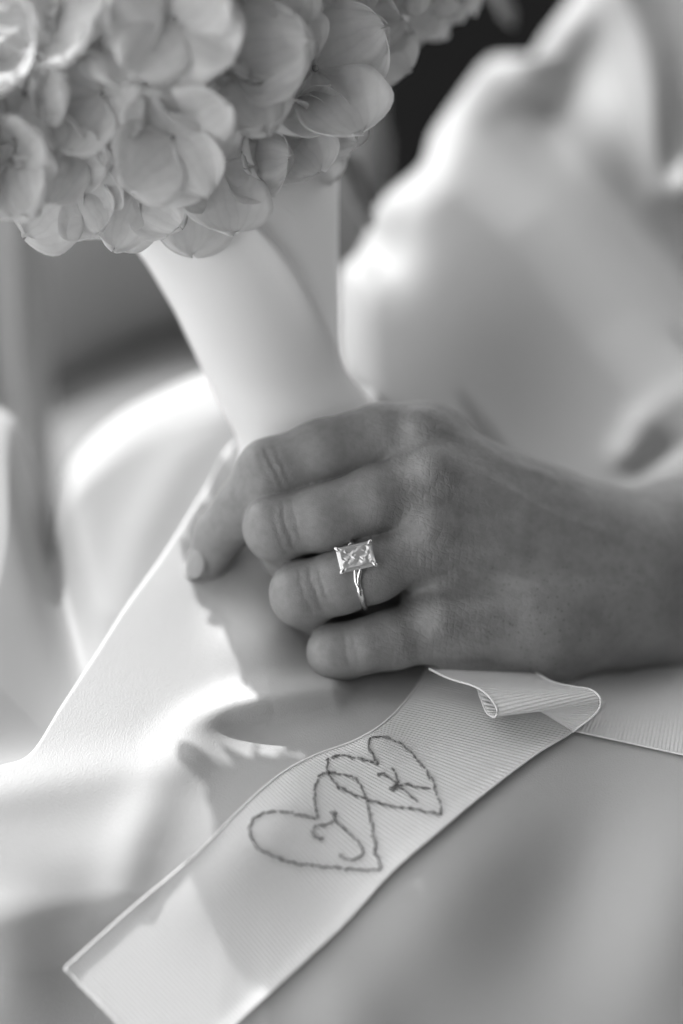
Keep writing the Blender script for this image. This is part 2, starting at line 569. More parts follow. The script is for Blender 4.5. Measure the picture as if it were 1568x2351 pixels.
# unseen skirt piece outside the frame, added to bounce sunlight from lower left
def d_skirt(x, y):
    u = np.clip((-150 - x) / 2600, 0, 1)
    return np.interp(y, [1500, 2000, 2600, 4200], [10, -14, -34, -70]) + 22 + 130 * u ** 2 + 14 * np.sin(x / 310.0) * np.sin(y / 420.0)


sheet('skirt_bounce_panel', [(-3000, 2000), (-1800, 1950), (-700, 1900), (-130, 1860), (150, 2420), (700, 2500), (1500, 2500)],
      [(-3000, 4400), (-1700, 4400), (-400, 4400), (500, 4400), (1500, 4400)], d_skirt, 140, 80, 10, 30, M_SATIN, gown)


# knee behind it, with the notch of shade at its left
def d_knee(x, y):
    d = 71 - (y - 900) * PXMM * 0.60 - 10 * sm((200 - x) / 300)
    d = d + gauss(x, y, 115, 1240, 46, 240, 16, -0.22)
    d = d + ridge(x, y, [(520, 960), (420, 1060), (330, 1230), (280, 1400)], 60, 1.5)
    return np.maximum(d, d_lap(x, y) + 6 + 10 * sm((y - 1500) / 250))


sheet('knee_panel',
      [(-220, 1000), (-60, 935), (20, 950), (62, 1040), (98, 1190), (116, 1250), (126, 1180), (140, 1099), (172, 1037), (218, 990), (286, 938),
       (364, 897), (463, 855), (560, 838), (700, 850), (860, 900)],
      [(-300, 1900), (200, 1900), (900, 1700)], d_knee, 260, 120, 15, 60, M_SATIN_DIMMED, gown)


# the pale hanging edge at the far left
def d_train(x, y):
    d = 175 + 0 * x
    d = d + ridge(x, y, [(30, 400), (45, 800), (90, 1150)], 40, 16)
    d = d + ridge(x, y, [(-60, 400), (-70, 1000)], 60, 14)
    return d


sheet('hanging_fold', [(105, 300), (108, 600), (118, 900), (140, 1300), (150, 1600)],
      [(-260, 300), (-260, 1600)], d_train, 90, 60, 20, 25, M_SATIN_DIMMED, gown)


# the big gathered mass on the right
def d_mass(x, y):
    d = 88 + (1200 - y) * PXMM * 0.38
    P_up = [(1120, 60), (1200, 250), (1400, 480), (1600, 720), (1900, 1020), (2200, 1320)]      # dark valley
    P_lo = [(900, 360), (1040, 380), (1200, 520), (1380, 760), (1600, 1010), (1900, 1330), (2200, 1650)]   # foot of the lit slope
    _, s1 = poly_dist(x, y, P_up)
    _, s2 = poly_dist(x, y, P_lo)
    d = d + 17 * np.exp(-(s1 / 95.0) ** 2)
    d = d - 15 * sm((s2 + 110) / 170)
    d = d + 4 * sm((s2 - 40) / 620)
    d = d + gauss(x, y, 1330, 1010, 190, 330, 3, -0.3)
    d = d + gauss(x, y, 1000, 700, 260, 300, -5)
    d = d + gauss(x, y, 1330, 170, 90, 170, 10, 0.4)
    d = d + ridge(x, y, [(1420, -60), (1500, 200), (1560, 420)], 55, 12)
    d = d + gauss(x, y, 1545, 330, 30, 120, 8)
    d = d + gauss(x, y, 880, 560, 70, 90, 6)
    # petal-shaped fold beside the wrist
    d = d + ridge(x, y, [(1440, 1040), (1475, 975), (1540, 920), (1640, 870)], 40, 2.0)
    d = d + gauss(x, y, 1540, 1035, 110, 30, 1.5, -0.5)
    return d


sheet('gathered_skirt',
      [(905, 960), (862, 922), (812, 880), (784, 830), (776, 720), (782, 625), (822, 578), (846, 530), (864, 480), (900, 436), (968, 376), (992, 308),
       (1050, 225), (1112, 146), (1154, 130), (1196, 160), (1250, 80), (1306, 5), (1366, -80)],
      [(1250, 1330), (2050, 1250), (2050, 300), (2000, -200)], d_mass, 260, 220, 15, 60, M_SATIN_DIMMED, gown)


# ------------------------------------------------------------------ grey seat behind, out of focus
def cushion(name, edge, far, dfn, parent, mat, roll):
    return sheet(name, edge, far, dfn, 90, 50, roll, 80, mat, parent)


seat = empty('upholstered_seat', W(250, 900, 330))
tag(seat, 'blurred grey upholstered seat seen below the flowers, left of the bouquet handle', 'seat')
cushion('seat_back', [(-300, 1010), (60, 930), (170, 880), (280, 815), (380, 770), (470, 745), (640, 720), (860, 700)],
        [(-300, 200), (860, 200)], lambda x, y: 330 - (y - 500) * 0.02 + 0 * x, seat, M_SEAT, 45)
cushion('seat_cushion', [(-300, 1010), (60, 945), (170, 885), (290, 828), (400, 790), (500, 772), (640, 760), (860, 750)],
        [(-300, 1500), (860, 1500)], lambda x, y: 300 + (900 - y) * 0.06 + 0 * x, seat, M_SEAT, 60)


# ------------------------------------------------------------------ ribbon tail with embroidery
RIB_L = [(60, 2300), (150, 2222), (300, 2088), (450, 1962), (555, 1855), (640, 1780), (720, 1735), (820, 1697), (890, 1652), (950, 1585), (1000, 1500)]
RIB_R = [(290, 2600), (400, 2485), (545, 2345), (672, 2230), (790, 2120), (900, 2000), (1010, 1905), (1110, 1822), (1225, 1735), (1325, 1672), (1390, 1610)]


def d_rib(x, y):
    d = d_lap(x, y)
    base = base_lap(y) + gauss(x, y, 1050, 1385, 270, 170, 34)
    # stiffer than the satin: bridges the hollows, lifts where it leaves the lap
    w = sm((x - 500) / 300)
    d = np.minimum(d * w + base * (1 - w), d) - 2.2
    d = d + gauss(x, y, 600, 1905, 85, 200, -3.0, 0.75)
    d = d + gauss(x, y, 860, 1690, 70, 60, -2.0, 0.6)
    d = d + gauss(x, y, 760, 2060, 110, 160, 1.5, 0.75)
    return d


ribbon = empty('ribbon_tail', W(600, 2100, -50))
tag(ribbon, 'white grosgrain ribbon tail with two embroidered hearts lying across the lap', 'ribbon')
nL, nW = 300, 44
L_ = catmull_u(RIB_L[1:], nL); R_ = catmull_u(RIB_R[1:], nL)
vv = np.linspace(0, 1, nW)
PX = L_[:, None, 0] * (1 - vv) + R_[:, None, 0] * vv
PY = L_[:, None, 1] * (1 - vv) + R_[:, None, 1] * vv
RD = d_rib(PX, PY)
# both long edges curl up slightly
RD = RD - 0.6 * np.exp(-(vv / 0.05) ** 2) * sm((700 - PX) / 300) - 0.5 * np.exp(-((1 - vv) / 0.05) ** 2)
RC = cmm(PX, PY, RD)
mid = RC[:, nW // 2]
along = np.concatenate([[0], np.cumsum(np.linalg.norm(np.diff(mid, axis=0), axis=1))])
UV = np.stack([np.broadcast_to(vv * 36, (nL, nW)), np.broadcast_to(along[:, None], (nL, nW))], -1)


def slab(name, C, uv, thick, mat, parent):
    """closed thin sheet from a grid of camera-mm points"""
    nu, nv = C.shape[:2]
    du = np.gradient(C, axis=0); dv = np.gradient(C, axis=1)
    N = np.cross(du, dv); N /= np.linalg.norm(N, axis=-1, keepdims=True) + 1e-9
    if N[..., 2].mean() < 0: N = -N
    A = cw(C.reshape(-1, 3)); B = cw((C - N * thick).reshape(-1, 3))
    Fa = grid_faces(nu, nv); Fb = grid_faces(nu, nv, nu * nv)[:, ::-1]
    rim = []
    n0 = nu * nv
    ids = np.arange(n0).reshape(nu, nv)
    for ln in (ids[0, :], ids[-1, ::-1], ids[::-1, 0], ids[:, -1]):
        for a, b in zip(ln[:-1], ln[1:]):
            rim.append([a, b, b + n0, a + n0])
    Fs = Fa.tolist() + Fb.tolist() + [[int(q) for q in f] for f in rim]
    UVs = np.vstack([uv.reshape(-1, 2)] * 2)
    return mesh_obj(name, np.vstack([A, B]), Fs, mat, parent, uv=UVs)


slab('ribbon_band', RC, UV, 0.35, M_RIB, ribbon)
for edge in (0, -1):
    p = cw(RC[:, edge] + np.array([0, 0, 0.1]))
    mesh_obj('selvedge', *tube(p, 0.00032, 8), M_SELV, ribbon)
pe = cw(RC[0, :] + np.array([0, 0, 0.05]))
pe = pe + rng.normal(0, 0.00012, pe.shape)
mesh_obj('cut_end', *tube(pe, 0.00045, 6), M_SELV, ribbon)

# rolled loop where the ribbon doubles back beneath the hand
S0 = [(985, 1535, 6), (1030, 1557, 2), (1090, 1576, -3), (1122, 1598, -7), (1141, 1628, -8.5), (1136, 1646, -7), (1118, 1636, -2), (1106, 1608, 2), (1097, 1578, 5), (1090, 1540, 9)]
S1 = [(1230, 1545, 12), (1270, 1566, 7), (1318, 1577, 2), (1352, 1582, -2), (1374, 1596, -4.5), (1379, 1613, -4.5), (1372, 1632, -3.5), (1352, 1652, -2.5), (1330, 1668, -1.5), (1315, 1680, 0)]
A0 = catmull_u(S0, 60); A1 = catmull_u(S1, 60)
tt = np.linspace(0, 1, 30)[None, :, None]
LC = A0[:, None, :] * (1 - tt) + A1[:, None, :] * tt
LC[..., 2] += (-2.0 * np.sin(np.pi * tt[0, :, 0]))[None, :] * 0.6
LCm = cmm(LC[..., 0], LC[..., 1], LC[..., 2])
lal = np.concatenate([[0], np.cumsum(np.linalg.norm(np.diff(LCm[:, 15], axis=0), axis=1))])
LUV = np.stack([np.broadcast_to(tt[0, :, 0] * 30, (60, 30)), np.broadcast_to(lal[:, None], (60, 30)) + 3 * tt[0, :, 0][None]], -1)
slab('rolled_loop', LCm, LUV, 0.35, M_RIB, ribbon)
mesh_obj('selvedge', *tube(cw(LCm[:, 0] + np.array([0, 0, .1])), 0.00032, 8), M_SELV, ribbon)
mesh_obj('selvedge', *tube(cw(LCm[:, -1] + np.array([0, 0, .1])), 0.00032, 8), M_SELV, ribbon)


# embroidery: back-stitched thread along each drawn line
def emb(pts):
    return [(501.8 + 0.38 * x, 1630.7 + 0.38 * y) for x, y in pts]


def stitches(lines, rad=0.28, seg=1.5):
    parts = []
    for ln in lines:
        P = catmull(emb(ln), 240)
        C = cmm(P[:, 0], P[:, 1], d_rib(P[:, 0], P[:, 1]) - 0.12)
        Ls = np.concatenate([[0], np.cumsum(np.linalg.norm(np.diff(C, axis=0), axis=1))])
        n = max(2, int(Ls[-1] / seg))
        for k in range(n):
            a = (k - 0.06) / n * Ls[-1]; b = (k + 1.06) / n * Ls[-1]
            s = np.linspace(max(a, 0), min(b, Ls[-1]), 6)
            Q = np.stack([np.interp(s, Ls, C[:, i]) for i in range(3)], -1)
            off = rng.normal(0, 0.16, 3); off[2] = abs(off[2]) * 0.4
            tw = np.linspace(-1, 1, 6)[:, None] * rng.normal(0, 0.14, 3)
            arc = np.sin(np.linspace(0, np.pi, 6)) * 0.28
            Q = Q + off + tw; Q[:, 2] += arc
            r = rad * rng.uniform(0.8, 1.15) * np.array([0.55, 0.9, 1.0, 1.0, 0.9, 0.55])
            parts.append(tube(cw(Q), r * S, 6))
            if rng.random() < 0.5:                      # loose fibre
                q = Q[2:4] + rng.normal(0, 0.3, (2, 3)); q[:, 2] = np.abs(q[:, 2] - Q[2, 2]) + Q[2, 2]
                parts.append(tube(cw(np.stack([q[0], (q[0] + q[1]) / 2, q[1]])), 0.00010, 4))
    return join(parts)


H_J = [[(590, 650), (500, 630), (400, 612), (300, 615), (230, 640), (195, 690), (188, 740), (205, 795), (250, 840), (340, 880), (450, 918), (560, 938), (700, 945), (850, 960), (985, 965)],
       [(985, 965), (960, 900), (940, 800), (925, 700), (905, 600), (890, 540), (865, 470), (840, 420), (790, 390), (720, 378), (650, 375), (605, 395), (585, 440), (578, 500), (582, 580), (595, 650)]]
H_K = [[(965, 325), (900, 305), (820, 285), (750, 270), (690, 280), (655, 310), (655, 360), (680, 410), (720, 460), (800, 500), (880, 530), (960, 555), (1080, 580), (1200, 600), (1350, 630)],
       [(1350, 630), (1340, 580), (1320, 510), (1290, 430), (1255, 375), (1215, 320), (1170, 260), (1110, 210), (1050, 175), (990, 155), (930, 160), (905, 190), (910, 230), (935, 280), (965, 325)]]
L_J = [[(692, 640), (740, 700), (800, 760), (850, 805), (872, 850), (855, 885), (800, 900), (740, 890), (720, 865)],
       [(695, 668), (640, 690), (590, 700), (572, 725), (575, 760), (600, 780), (635, 775)],
       [(672, 615), (695, 630), (715, 622)], [(690, 608), (694, 630), (690, 652)]]
L_K = [[(1050, 340), (1065, 380), (1080, 430), (1060, 465)],
       [(972, 402), (958, 382), (1000, 385), (1040, 410), (1078, 445)],
       [(1045, 460), (1130, 445), (1200, 460), (1280, 470)],
       [(1085, 465), (1140, 500), (1200, 550)],
       [(1035, 475), (1060, 480), (1085, 462)], [(1030, 460), (1062, 455), (1090, 452)]]
mesh_obj('embroidered_heart', *stitches(H_J), M_THREAD, ribbon)['label'] = 'dark thread heart outline round the letter J'
mesh_obj('embroidered_heart', *stitches(H_K), M_THREAD, ribbon)['label'] = 'dark thread heart outline round the letter K'
mesh_obj('embroidered_letter', *stitches(L_J), M_THREAD, ribbon)['label'] = 'stitched letter J'
mesh_obj('embroidered_letter', *stitches(L_K), M_THREAD, ribbon)['label'] = 'stitched letter K'

# second ribbon end going off to the right
rb2 = empty('ribbon_end', W(1500, 1700, 0))
tag(rb2, 'plain white grosgrain ribbon end running out below the wrist at the right edge', 'ribbon')
T0 = catmull_u([(1290, 1520), (1420, 1530), (1560, 1500), (1720, 1460)], 70)
T1 = catmull_u([(1255, 1660), (1330, 1680), (1440, 1704), (1568, 1732), (1720, 1760)], 70)
v2 = np.linspace(0, 1, 30)
X2 = T0[:, None, 0] * (1 - v2) + T1[:, None, 0] * v2
Y2 = T0[:, None, 1] * (1 - v2) + T1[:, None, 1] * v2
C2 = cmm(X2, Y2, d_lap(X2, Y2) - 1.3)
al2 = np.concatenate([[0], np.cumsum(np.linalg.norm(np.diff(C2[:, 20], axis=0), axis=1))])
slab('ribbon_band', C2, np.stack([np.broadcast_to(v2 * 30, (70, 30)), np.broadcast_to(al2[:, None], (70, 30))], -1), 0.35, M_RIB, rb2)
mesh_obj('selvedge', *tube(cw(C2[:, -1] + np.array([0, 0, .1])), 0.00032, 8), M_SELV, rb2)


# ------------------------------------------------------------------ the bouquet handle, wrapped in wide satin
handle = empty('bouquet_handle', W(700, 1300, 50))
tag(handle, 'flared bouquet handle smoothly wrapped in white satin above the fist', 'bouquet handle')
ys = np.linspace(250, 1330, 90)
HL = np.array([(150, 250), (180, 400), (258, 505), (335, 600), (402, 712), (462, 838), (512, 940), (550, 1010), (548, 1065), (545, 1120), (560, 1180), (605, 1240), (640, 1330)], float)
HR = np.array([(776, 250), (777, 400), (777, 600), (778, 760), (782, 820), (802, 868), (850, 912), (880, 960), (880, 1120), (860, 1330)], float)


def smooth_interp(y, T, it=3):
    v = np.interp(y, T[:, 1], T[:, 0]) if T.shape[1] == 2 else None
    for _ in range(it):
        v[1:-1] = (v[:-2] + 2 * v[1:-1] + v[2:]) / 4
    return v


xl = smooth_interp(ys, HL); xr = smooth_interp(ys, HR)
dc = np.interp(ys, [250, 600, 1000, 1330], [34, 36, 38, 44])
nA = 72
ang = np.linspace(0, 2 * np.pi, nA, endpoint=False)
cx = (xl + xr) / 2; hw = (xr - xl) / 2
dep = np.minimum(hw * PXMM * 0.75, 26)
PXh = cx[:, None] + hw[:, None] * np.cos(ang)[None]
Dh = dc[:, None] - dep[:, None] * np.sin(ang)[None]
Ch = cmm(PXh, np.broadcast_to(ys[:, None], PXh.shape), Dh)
Fh = []
for i in range(len(ys) - 1):
    for j in range(nA):
        j2 = (j + 1) % nA
        Fh.append([i * nA + j, i * nA + j2, (i + 1) * nA + j2, (i + 1) * nA + j])
mesh_obj('satin_wrap', cw(Ch.reshape(-1, 3)), Fh, M_WRAP, handle)
# the overlapping turn of satin: from the left outline to a sweeping edge
ED = np.array([(540, 250), (560, 440), (592, 512), (645, 565), (692, 630), (735, 710), (772, 795), (800, 866), (840, 925), (860, 1000), (870, 1330)], float)
xe = smooth_interp(ys, ED, 2)
qq = np.linspace(0, 1, 60)
xx = (xl - 3)[:, None] * (1 - qq) + xe[:, None] * qq
cosv = np.clip((xx - cx[:, None]) / hw[:, None], -1, 1)
dd = dc[:, None] - dep[:, None] * np.sqrt(1 - cosv ** 2) - 2.0 + 1.2 * np.exp(-((1 - qq) / 0.03) ** 2)
dd = dd - 2.2 * np.exp(-((1 - qq) / 0.16) ** 2) * np.interp(ys, [400, 650, 900], [0.4, 1, 0.2])[:, None]
Co = cmm(xx, np.broadcast_to(ys[:, None], xx.shape), dd)
slab('satin_overlap', Co, np.zeros(Co.shape[:2] + (2,)), 0.7, M_WRAP, handle)


# ------------------------------------------------------------------ hydrangea heads
def petal_mesh(seed, cup, wave, fold):
    r = random.Random(seed)
    nu, nv = 17, 15
    V = []; UVp = []
    ph = r.uniform(0, 6); k = r.choice([2, 3]); asym = r.uniform(-0.10, 0.10)
    for i in range(nu):
        u = 0.5 - 0.5 * math.cos(math.pi * i / (nu - 1))  # base to tip, denser at both ends
        # broad rounded sepal: narrow claw opening into a nearly circular blade
        q_ = (u - 0.53) / 0.47
        w = 0.61 * math.sqrt(max(0.0, 1 - abs(q_) ** 2.3)) if u > 0.03 else 0.0
        w = max(w, 0.10 * (1 - u), 0.03)
        for j in range(nv):
            s = -1 + 2 * j / (nv - 1)
            x = s * w * (1 + 0.05 * math.sin(7 * u + ph + (2.0 if s > 0 else 0.0))) + asym * u * u
            y = u * (1 + 0.045 * math.sin(5.5 * s + ph) * u) + 0.03 * (1 - s * s) * u - 0.03 * math.exp(-(s / 0.2) ** 2) * u ** 6
            z = cup * (x * x * 1.5 + (u - 0.15) ** 2 * 0.7) + fold * abs(x) \
                + wave * u * math.sin(k * math.pi * s * 0.9 + ph) * (0.3 + abs(s)) * 0.5 \
                + 0.10 * max(0.0, (abs(s) ** 2 * 0.8 + max(0, u - 0.5) ** 2 * 2.2) - 0.35) ** 1.5 + 0.055 * math.sin(8 * s + 5 * u + ph) * max(0, abs(s) - 0.45) * u \
                + 0.03 * noise.noise(Vector((x * 4, y * 4, seed * 3.1)))
            V.append((x, y, z)); UVp.append((s * 0.5 * (0.35 + 0.65 * u) + 0.5, u))
    F = grid_faces(nu, nv).tolist()
    me = bpy.data.meshes.new('petal')
    me.from_pydata(V, [], F)
    me.polygons.foreach_set('use_smooth', [True] * len(F))
    lay = me.uv_layers.new(name='UVMap')
    for lp in me.loops:
        lay.data[lp.index].uv = UVp[lp.vertex_index]
    me.materials.append(M_PETAL)
    # a little real thickness
    bm = bmesh.new(); bm.from_mesh(me)
    bm.normal_update()
    back = bmesh.ops.duplicate(bm, geom=bm.faces[:])
    for vtx in [e for e in back['geom'] if isinstance(e, bmesh.types.BMVert)]:
        vtx.co -= vtx.normal * 0.008
    bmesh.ops.reverse_faces(bm, faces=[e for e in back['geom'] if isinstance(e, bmesh.types.BMFace)])
    edges = [e for e in bm.edges if e.is_boundary]
    half = len(edges) // 2
    bmesh.ops.bridge_loops(bm, edges=edges)
    bm.to_mesh(me); bm.free()
    me.polygons.foreach_set('use_smooth', [True] * len(me.polygons))
    return me


PETALS = [petal_mesh(i, c, w, f) for i, (c, w, f) in enumerate(
    [(0.16, 0.18, 0.0), (0.26, 0.20, 0.05), (0.06, 0.24, 0.0), (0.34, 0.16, 0.02), (0.02, 0.28, 0.05), (-0.14, 0.20, 0.0), (-0.24, 0.16, 0.0)])]


def bud_mesh():
    bm = bmesh.new()
    bmesh.ops.create_icosphere(bm, subdivisions=2, radius=0.05)
    for vtx in bm.verts:
        vtx.co.z = vtx.co.z * 0.9 + 0.05
    # four-way cross on the bud
    for vtx in bm.verts:
        a = math.atan2(vtx.co.y, vtx.co.x)
        vtx.co *= 1 - 0.12 * abs(math.cos(2 * a)) ** 6
    r = bmesh.ops.create_cone(bm, cap_ends=True, segments=8, radius1=0.03, radius2=0.04, depth=0.7)
    bmesh.ops.translate(bm, verts=r['verts'], vec=(0, 0, -0.35))
    me = bpy.data.meshes.new('floret'); bm.to_mesh(me); bm.free()
    me.polygons.foreach_set('use_smooth', [True] * len(me.polygons))
    me.materials.append(M_BUD)
    return me


BUD = bud_mesh()
CAM_ROT = Matrix(np.stack([AX_R, AX_U, AX_B], 1).tolist())


def floret(head, head_loc, pos_w, normal_cam, size_mm, roll_deg, tilt=22, r=random, tilts=None, kinds=None):
    n = Vector(normal_cam).normalized()
    up = Vector((0, 1, 0))
    if abs(n.dot(up)) > 0.97: up = Vector((1, 0, 0))
    xa = up.cross(n).normalized(); ya = n.cross(xa)
    R = CAM_ROT @ Matrix((xa, ya, n)).transposed() @ Matrix.Rotation(math.radians(roll_deg), 3, 'Z')
    fo = bpy.data.objects.new('floret', BUD)
    col.objects.link(fo); fo.parent = head
    fo.matrix_local = Matrix.Translation(Vector(pos_w - head_loc)) @ R.to_4x4() @ Matrix.Scale(size_mm * S, 4)
    for k in range(4):
        pm = PETALS[kinds[k] if kinds else r.choice([0, 0, 1, 2, 2, 3, 4, 5])]
        po = bpy.data.objects.new('petal', pm)
        col.objects.link(po); po.parent = fo
        tl = (tilts[k] if tilts else tilt) + r.uniform(-9, 9)
        sc = r.uniform(0.88, 1.08)
        M = Matrix.Rotation(math.radians(90 * k + r.uniform(-8, 8)), 4, 'Z') @ Matrix.Translation((0, 0.02, 0.02 * (k % 2))) \
            @ Matrix.Rotation(math.radians(tl), 4, 'X') @ Matrix.Rotation(math.radians(r.uniform(-12, 12)), 4, 'Y') \
            @ Matrix.Diagonal((sc * r.uniform(0.95, 1.12), sc, sc, 1))
        po.matrix_local = M
    return fo


h1_loc = W(330, 200, 40)
head1 = empty('hydrangea_head', h1_loc)
tag(head1, 'large pale hydrangea head filling the upper left corner above the handle', 'flower', 'hydrangea heads in the bouquet')
# readable florets, plus unseen shade-casting ones at left (x, y, depth, normal in camera axes, petal length mm, roll)
FL = [
    (400, 45, -38, (0.05, -0.15, 1), 17.5, 45, 32), (130, 30, -34, (-0.2, -0.05, 1), 16.0, 10, 30),
    (515, 150, -20, (0.35, -0.15, 1), 20.0, 20, 22), (235, 215, -26, (-0.1, -0.35, 1), 16.5, 55, 26),
    (395, 315, -26, (0.05, -0.4, 1), 17.0, 30, 30), (500, 380, -6, (0.35, -0.35, 1), 17.5, 12, 18),
    (722, 158, -4, (0.30, -0.05, 1), 20.5, 28, 16), (165, 430, -8, (-0.2, -0.55, 1), 16.0, 40, 14),
    (20, 370, -24, (-0.5, -0.4, 1), 15.0, 20, 22), (60, 215, -26, (-0.4, -0.2, 1), 15.5, 5, 26),
    (310, 440, -4, (0.1, -0.6, 1), 15.5, 60, 16), (640, 300, -2, (0.4, -0.5, 1), 14.5, 40, 20),
    (600, 60, -12, (0.3, 0.1, 1), 17.0, 60, 24), (715, 290, 0, (0.3, -0.4, 1), 12.0, 75, 10),
    (450, 425, 4, (0.2, -0.5, 1), 17.0, 5, 10), (195, 468, 2, (0.0, -0.6, 0.8), 11.0, 25, 8),
    (150, 330, -16, (-0.2, -0.4, 1), 13.5, 70, 26), (20, 110, -28, (-0.4, 0.0, 1), 15.0, 40, 24),
    (760, 230, 16, (0.5, -0.2, 1), 15.0, 10, 24), (690, 320, 22, (0.3, -0.4, 1), 14.0, 30, 20), (830, 110, 22, (0.5, 0, 1), 15.0, 50, 22),
    (-110, 400, -26, (-0.5, -0.4, 1), 16.0, 30, 22), (-200, 310, -28, (-0.5, -0.2, 1), 16.0, 55, 20),  # these rows lie left of the frame, added to shade lap and ribbon
    (-130, 230, -30, (-0.4, 0, 1), 16.0, 70, 22),  (-200, 460, -22, (-0.3, -0.6, 1), 15.0, 0, 16),
    (-130, 80, -30, (-0.4, 0.1, 1), 16.0, 15, 22),  (-60, 320, -18, (-0.4, -0.3, 1), 15.0, 80, 22),
    (-230, 190, -10, (-0.5, 0, 1), 15.0, 20, 18), (-320, 130, -14, (-0.5, 0, 1), 15.0, 60, 18), (-190, 60, -8, (-0.5, 0, 1), 15.0, 0, 18),
    (-300, 300, -24, (-0.5, -0.2, 1), 15.0, 30, 16), (-360, 230, -22, (-0.5, -0.2, 1), 15.0, 70, 16), (-220, 310, -8, (-0.5, -0.3, 1), 15.0, 45, 16), (-140, 150, -4, (-0.5, 0, 1), 15.0, 10, 16), (-250, 90, -6, (-0.5, 0, 1), 15.0, 80, 16),
    (-20, 195, -15, (-0.4, -0.1, 1), 15.0, 35, 18),
    (270, 60, -30, (-0.05, 0, 1), 15.0, 0, 24), (800, 60, 8, (0.4, 0.1, 1), 15.0, 10, 20),
]
r1 = random.Random(11)
for (x, y, d, n, sz, roll, tl) in FL:
    floret(head1, h1_loc, W(x, y, d), n, sz * (1.16 if d < -15 else 1.04), roll, tl * 0.75 + 4, r1)
# the body of the head: florets packed over a flattened ball
M_CORE = mat_plain('sun_block_core', 0.62, 0.8, 120.0, 0.5, 0.5, spec=0.1)  # solid core added inside each head to stop sun leaking through


def core(head, hl, cxp, cyp, dc_, ax, ay, ad, seed):
    bm = bmesh.new(); bmesh.ops.create_icosphere(bm, subdivisions=4, radius=1.0)
    V = []
    for vtx in bm.verts:
        p = vtx.co.copy(); k = 1 + 0.16 * noise.noise(p * 3.0 + Vector((seed, 0, 0))) + 0.08 * noise.noise(p * 9.0)
        V.append(W(cxp + ax * p.x * k, cyp - ay * p.y * k, dc_ - ad * p.z * k))
    F = [[v.index for v in f.verts] for f in bm.faces]
    bm.free()
    mesh_obj('sun_block_core', np.array(V), F, M_CORE, head)


def ball(head, hl, cxp, cyp, dc_, ax, ay, ad, n, size, r, shrink, zmin=-1.0, skip=None):
    for i in range(n):
        z = 1 - 2 * (i + 0.5) / n
        if z < zmin: continue
        ph = i * 2.399963 + r.uniform(-.15, .15)
        q = math.sqrt(1 - z * z)
        nx, ny, nz = q * math.cos(ph), q * math.sin(ph), z
        x = cxp + ax * shrink * nx; y = cyp - ay * shrink * ny; d = dc_ - ad * shrink * nz
        if skip and skip(x, y): continue
        floret(head, hl, W(x, y, d), (nx / ax, ny / ay, nz / (ad / PXMM)), size * r.uniform(0.85, 1.1), r.uniform(0, 90), 20 + r.uniform(-6, 8), r)


ball(head1, h1_loc, 275, 50, 14, 520, 400, 46, 100, 14.5, r1, 0.78, zmin=-0.8)
core(head1, h1_loc, 275, 50, 12, 360, 290, 32, 1)

h2_loc = W(900, -80, 60)
head2 = empty('hydrangea_head', h2_loc)
tag(head2, 'smaller shaded hydrangea head at the top edge, right of the larger one', 'flower', 'hydrangea heads in the bouquet')
ball(head2, h2_loc, 930, -110, 48, 175, 190, 34, 44, 8.5, random.Random(5), 0.95, zmin=-0.8)
core(head2, h2_loc, 930, -130, 48, 130, 140, 26, 2)

h3_loc = W(500, -400, 0)  # extra head out of view, added to shade the hand and lap
shade_head = empty('hydrangea_head', h3_loc)
tag(shade_head, 'added pale hydrangea head above the frame, there to cast shade', 'flower', 'hydrangea heads in the bouquet')
ball(shade_head, h3_loc, 400, -420, -2, 640, 300, 56, 120, 15.0, random.Random(8), 0.9)
core(shade_head, h3_loc, 400, -420, -2, 500, 210, 44, 3)

# a dark stalk and a drooping leaf seen beyond the flowers
st = mesh_obj('flower_stalk', *tube(W(np.array([770, 800, 828, 850]), np.array([330, 390, 455, 520]), np.array([78, 80, 83, 86])), np.array([0.0042, 0.0048, 0.0042, 0.0018]), 10), M_LEAF)
tag(st, 'blurred grey flower stalk slanting down behind the bouquet handle', 'stalk')
lf = mesh_obj('drooping_leaf', *tube(W(np.array([1120, 1148, 1165, 1178]), np.array([-60, 0, 30, 62]), np.array([120, 120, 120, 120])), np.array([0.003, 0.0022, 0.0028, 0.0006]), 10), M_LEAF)
tag(lf, 'thin blurred leaf tip hanging against the dark background at the top', 'leaf')


# ------------------------------------------------------------------ the hand: one continuous surface from a distance field
HX0, HX1, HY0, HY1, HZ0, HZ1 = -52.0, 124.0, -60.0, 42.0, -86.0, 12.0
HH = 0.62
gx = np.arange(HX0, HX1, HH, dtype=np.float32); gy = np.arange(HY0, HY1, HH, dtype=np.float32); gz = np.arange(HZ0, HZ1, HH, dtype=np.float32)
SHP = (len(gx), len(gy), len(gz))


def smin(a, b, k):
    h = np.clip(0.5 + 0.5 * (b - a) / k, 0, 1)
    return b * (1 - h) + a * h - k * h * (1 - h)


def P3(p): return cmm(p[0], p[1], p[2]).astype(np.float32)


